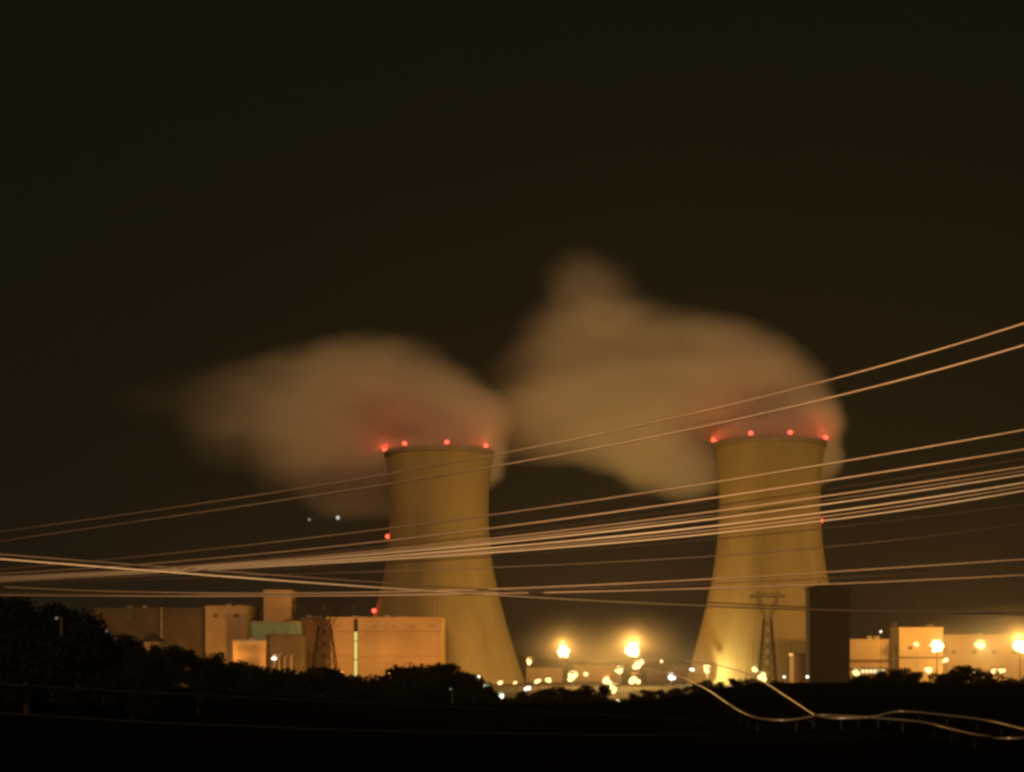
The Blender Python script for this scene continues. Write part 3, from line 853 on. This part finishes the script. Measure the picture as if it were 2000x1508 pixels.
# ------------------------------------------------------------------ steam plumes
def plume(blobs, dens, label, D, noise_off):
    """blobs: (px, py, rx, ry in px, depth offset m, weight)"""
    k = D / F
    B = []
    for (px, py, rx, ry, off, wt) in blobs:
        c = at(px, py, D); c.y += off
        B.append((c, Vector((1.12 * rx * k, 0.8 * (rx + ry) * 0.5 * k, 1.10 * ry * k)), wt))
    # closed hull from the joined lobes
    bm = bmesh.new()
    for c, r, wt in B:
        bmesh.ops.create_icosphere(bm, subdivisions=3, radius=1.0, matrix=Matrix.Translation(c) @ Matrix.Diagonal((r.x, r.y, r.z, 1)))
    me = bpy.data.meshes.new('tmp'); bm.to_mesh(me); bm.free()
    tmp = bpy.data.objects.new('tmp', me); C.objects.link(tmp)
    rm = tmp.modifiers.new('r', 'REMESH'); rm.mode = 'VOXEL'; rm.voxel_size = 5.0
    dg = bpy.context.evaluated_depsgraph_get()
    hull = bpy.data.meshes.new_from_object(tmp.evaluated_get(dg))
    bpy.data.objects.remove(tmp)
    hull.name = 'steam_plume'
    mat = bpy.data.materials.new('steam')
    mat.use_nodes = True
    n, l = mat.node_tree.nodes, mat.node_tree.links
    n.clear()
    tcn = n.new('ShaderNodeTexCoord')
    # gentle warp so that the lobes do not read as ellipsoids
    nz = n.new('ShaderNodeTexNoise'); nz.inputs['Scale'].default_value = 0.018; nz.inputs['Detail'].default_value = 3
    mp = n.new('ShaderNodeMapping'); mp.inputs['Location'].default_value = (noise_off, 0, 0); mp.inputs['Scale'].default_value = (0.62, 0.8, 1.2)
    l.new(tcn.outputs['Object'], mp.inputs[0]); l.new(mp.outputs[0], nz.inputs['Vector'])
    sb = n.new('ShaderNodeVectorMath'); sb.operation = 'SUBTRACT'; sb.inputs[1].default_value = (0.5, 0.5, 0.5)
    l.new(nz.outputs['Color'], sb.inputs[0])
    sc_ = n.new('ShaderNodeVectorMath'); sc_.operation = 'SCALE'; sc_.inputs['Scale'].default_value = 34.0
    l.new(sb.outputs[0], sc_.inputs[0])
    ad = n.new('ShaderNodeVectorMath'); ad.operation = 'ADD'
    l.new(tcn.outputs['Object'], ad.inputs[0]); l.new(sc_.outputs[0], ad.inputs[1])
    total = None
    for c, r, wt in B:
        s1 = n.new('ShaderNodeVectorMath'); s1.operation = 'SUBTRACT'; s1.inputs[1].default_value = c
        l.new(ad.outputs[0], s1.inputs[0])
        s2 = n.new('ShaderNodeVectorMath'); s2.operation = 'DIVIDE'; s2.inputs[1].default_value = r
        l.new(s1.outputs[0], s2.inputs[0])
        ln = n.new('ShaderNodeVectorMath'); ln.operation = 'LENGTH'
        l.new(s2.outputs[0], ln.inputs[0])
        mr = n.new('ShaderNodeMapRange'); mr.interpolation_type = 'SMOOTHSTEP'
        mr.inputs['From Min'].default_value = 0.98; mr.inputs['From Max'].default_value = 0.15
        mr.inputs['To Min'].default_value = 0.0; mr.inputs['To Max'].default_value = wt
        l.new(ln.outputs['Value'], mr.inputs['Value'])
        if total is None: total = mr.outputs[0]
        else:
            mx = n.new('ShaderNodeMath'); mx.operation = 'ADD'
            l.new(total, mx.inputs[0]); l.new(mr.outputs[0], mx.inputs[1]); total = mx.outputs[0]
    cl = n.new('ShaderNodeMath'); cl.operation = 'MINIMUM'; cl.inputs[1].default_value = 2.2
    l.new(total, cl.inputs[0]); total = cl.outputs[0]
    n2 = n.new('ShaderNodeTexNoise'); n2.inputs['Scale'].default_value = 0.03; n2.inputs['Detail'].default_value = 4; n2.inputs['Roughness'].default_value = 0.55
    l.new(mp.outputs[0], n2.inputs['Vector'])
    m2 = n.new('ShaderNodeMapRange'); m2.inputs['From Min'].default_value = 0.3; m2.inputs['From Max'].default_value = 0.7; m2.inputs['To Min'].default_value = 0.5; m2.inputs['To Max'].default_value = 1.3
    l.new(n2.outputs['Fac'], m2.inputs['Value'])
    mu = n.new('ShaderNodeMath'); mu.operation = 'MULTIPLY'
    l.new(total, mu.inputs[0]); l.new(m2.outputs[0], mu.inputs[1])
    mu2 = n.new('ShaderNodeMath'); mu2.operation = 'MULTIPLY'; mu2.inputs[1].default_value = dens
    l.new(mu.outputs[0], mu2.inputs[0])
    pv = n.new('ShaderNodeVolumePrincipled')
    pv.inputs['Color'].default_value = (0.99, 0.97, 0.94, 1)
    pv.inputs['Anisotropy'].default_value = 0.1
    l.new(mu2.outputs[0], pv.inputs['Density'])
    ou = n.new('ShaderNodeOutputMaterial')
    l.new(pv.outputs[0], ou.inputs['Volume'])
    hull.materials.clear(); hull.materials.append(mat)
    o = bpy.data.objects.new('steam_plume', hull)
    C.objects.link(o)
    if label is None:
        o.name = 'yard_mist'
        return tag(o, kind='stuff')
    return tag(o, label, 'steam plume', 'steam plumes')

plume([(858, 868, 112, 44, 0, 1.6), (920, 874, 76, 90, 10, 3.2), (908, 824, 98, 84, 10, 2.2), (850, 780, 120, 100, 10, .9), (780, 745, 135, 105, 12, .7),
       (700, 735, 150, 105, 14, .55), (610, 760, 160, 110, 18, .34), (530, 785, 160, 105, 22, .18), (460, 775, 170, 85, 28, .08), (455, 835, 140, 80, 28, .09), (370, 770, 190, 70, 28, .035),
       (640, 840, 165, 115, 25, .5), (720, 870, 140, 95, 32, .7), (590, 885, 140, 90, 38, .38), (660, 940, 120, 72, 55, .75), (715, 950, 85, 62, 68, .8)],
      0.11, 'pale steam plume drifting left from the cooling tower behind the hall', T1[2], 0)
plume([(1503, 850, 116, 44, 0, 1.6), (1584, 866, 76, 90, 12, 3.2), (1570, 818, 98, 86, 10, 2.2), (1510, 765, 122, 104, 10, .9), (1440, 722, 130, 105, 10, .6), (1385, 735, 150, 130, 12, .4),
       (1290, 745, 155, 135, 16, .4), (1200, 770, 160, 135, 18, .4), (1110, 795, 150, 115, 20, .32), (1040, 810, 140, 100, 24, .18), (1180, 670, 130, 115, 18, .34), (1235, 650, 120, 90, 16, .30),
       (1160, 580, 105, 110, 18, .28), (1135, 540, 90, 85, 20, .10), (1115, 640, 115, 115, 20, .18), (1060, 730, 130, 90, 22, .12), (1225, 850, 155, 75, 26, .55), (1315, 885, 135, 82, 40, .9), (1362, 918, 92, 64, 62, 1.1), (1330, 670, 120, 82, 14, .32)],
      0.105, 'tall two-humped steam plume drifting from the cooling tower behind the pylon', T2[2], 40)

# mist volumes added round the floodlight masts to give them halos
plume([(1165, 1292, 220, 92, -75, 1.0), (1250, 1292, 150, 74, -70, .6)], 0.0032, None, T2[2], 80)
plume([(1900, 1288, 260, 95, -95, 1.0), (2060, 1288, 230, 95, -95, .6)], 0.0027, None, T2[2], 120)

# ------------------------------------------------------------------ night haze
hz = MB(); hz.box(-4600, 4600, -700, 5600, -3.0, 330)
m = bpy.data.materials.new('night_haze')
m.use_nodes = True
n, l = m.node_tree.nodes, m.node_tree.links
n.clear()
pv = n.new('ShaderNodeVolumePrincipled')
pv.inputs['Color'].default_value = (0.95, 0.86, 0.80, 1)
pv.inputs['Density'].default_value = 0.00005
pv.inputs['Anisotropy'].default_value = 0.6
ou = n.new('ShaderNodeOutputMaterial')
l.new(pv.outputs[0], ou.inputs['Volume'])
m.cycles.homogeneous_volume = True
tag(hz.build('haze', m), kind='stuff')
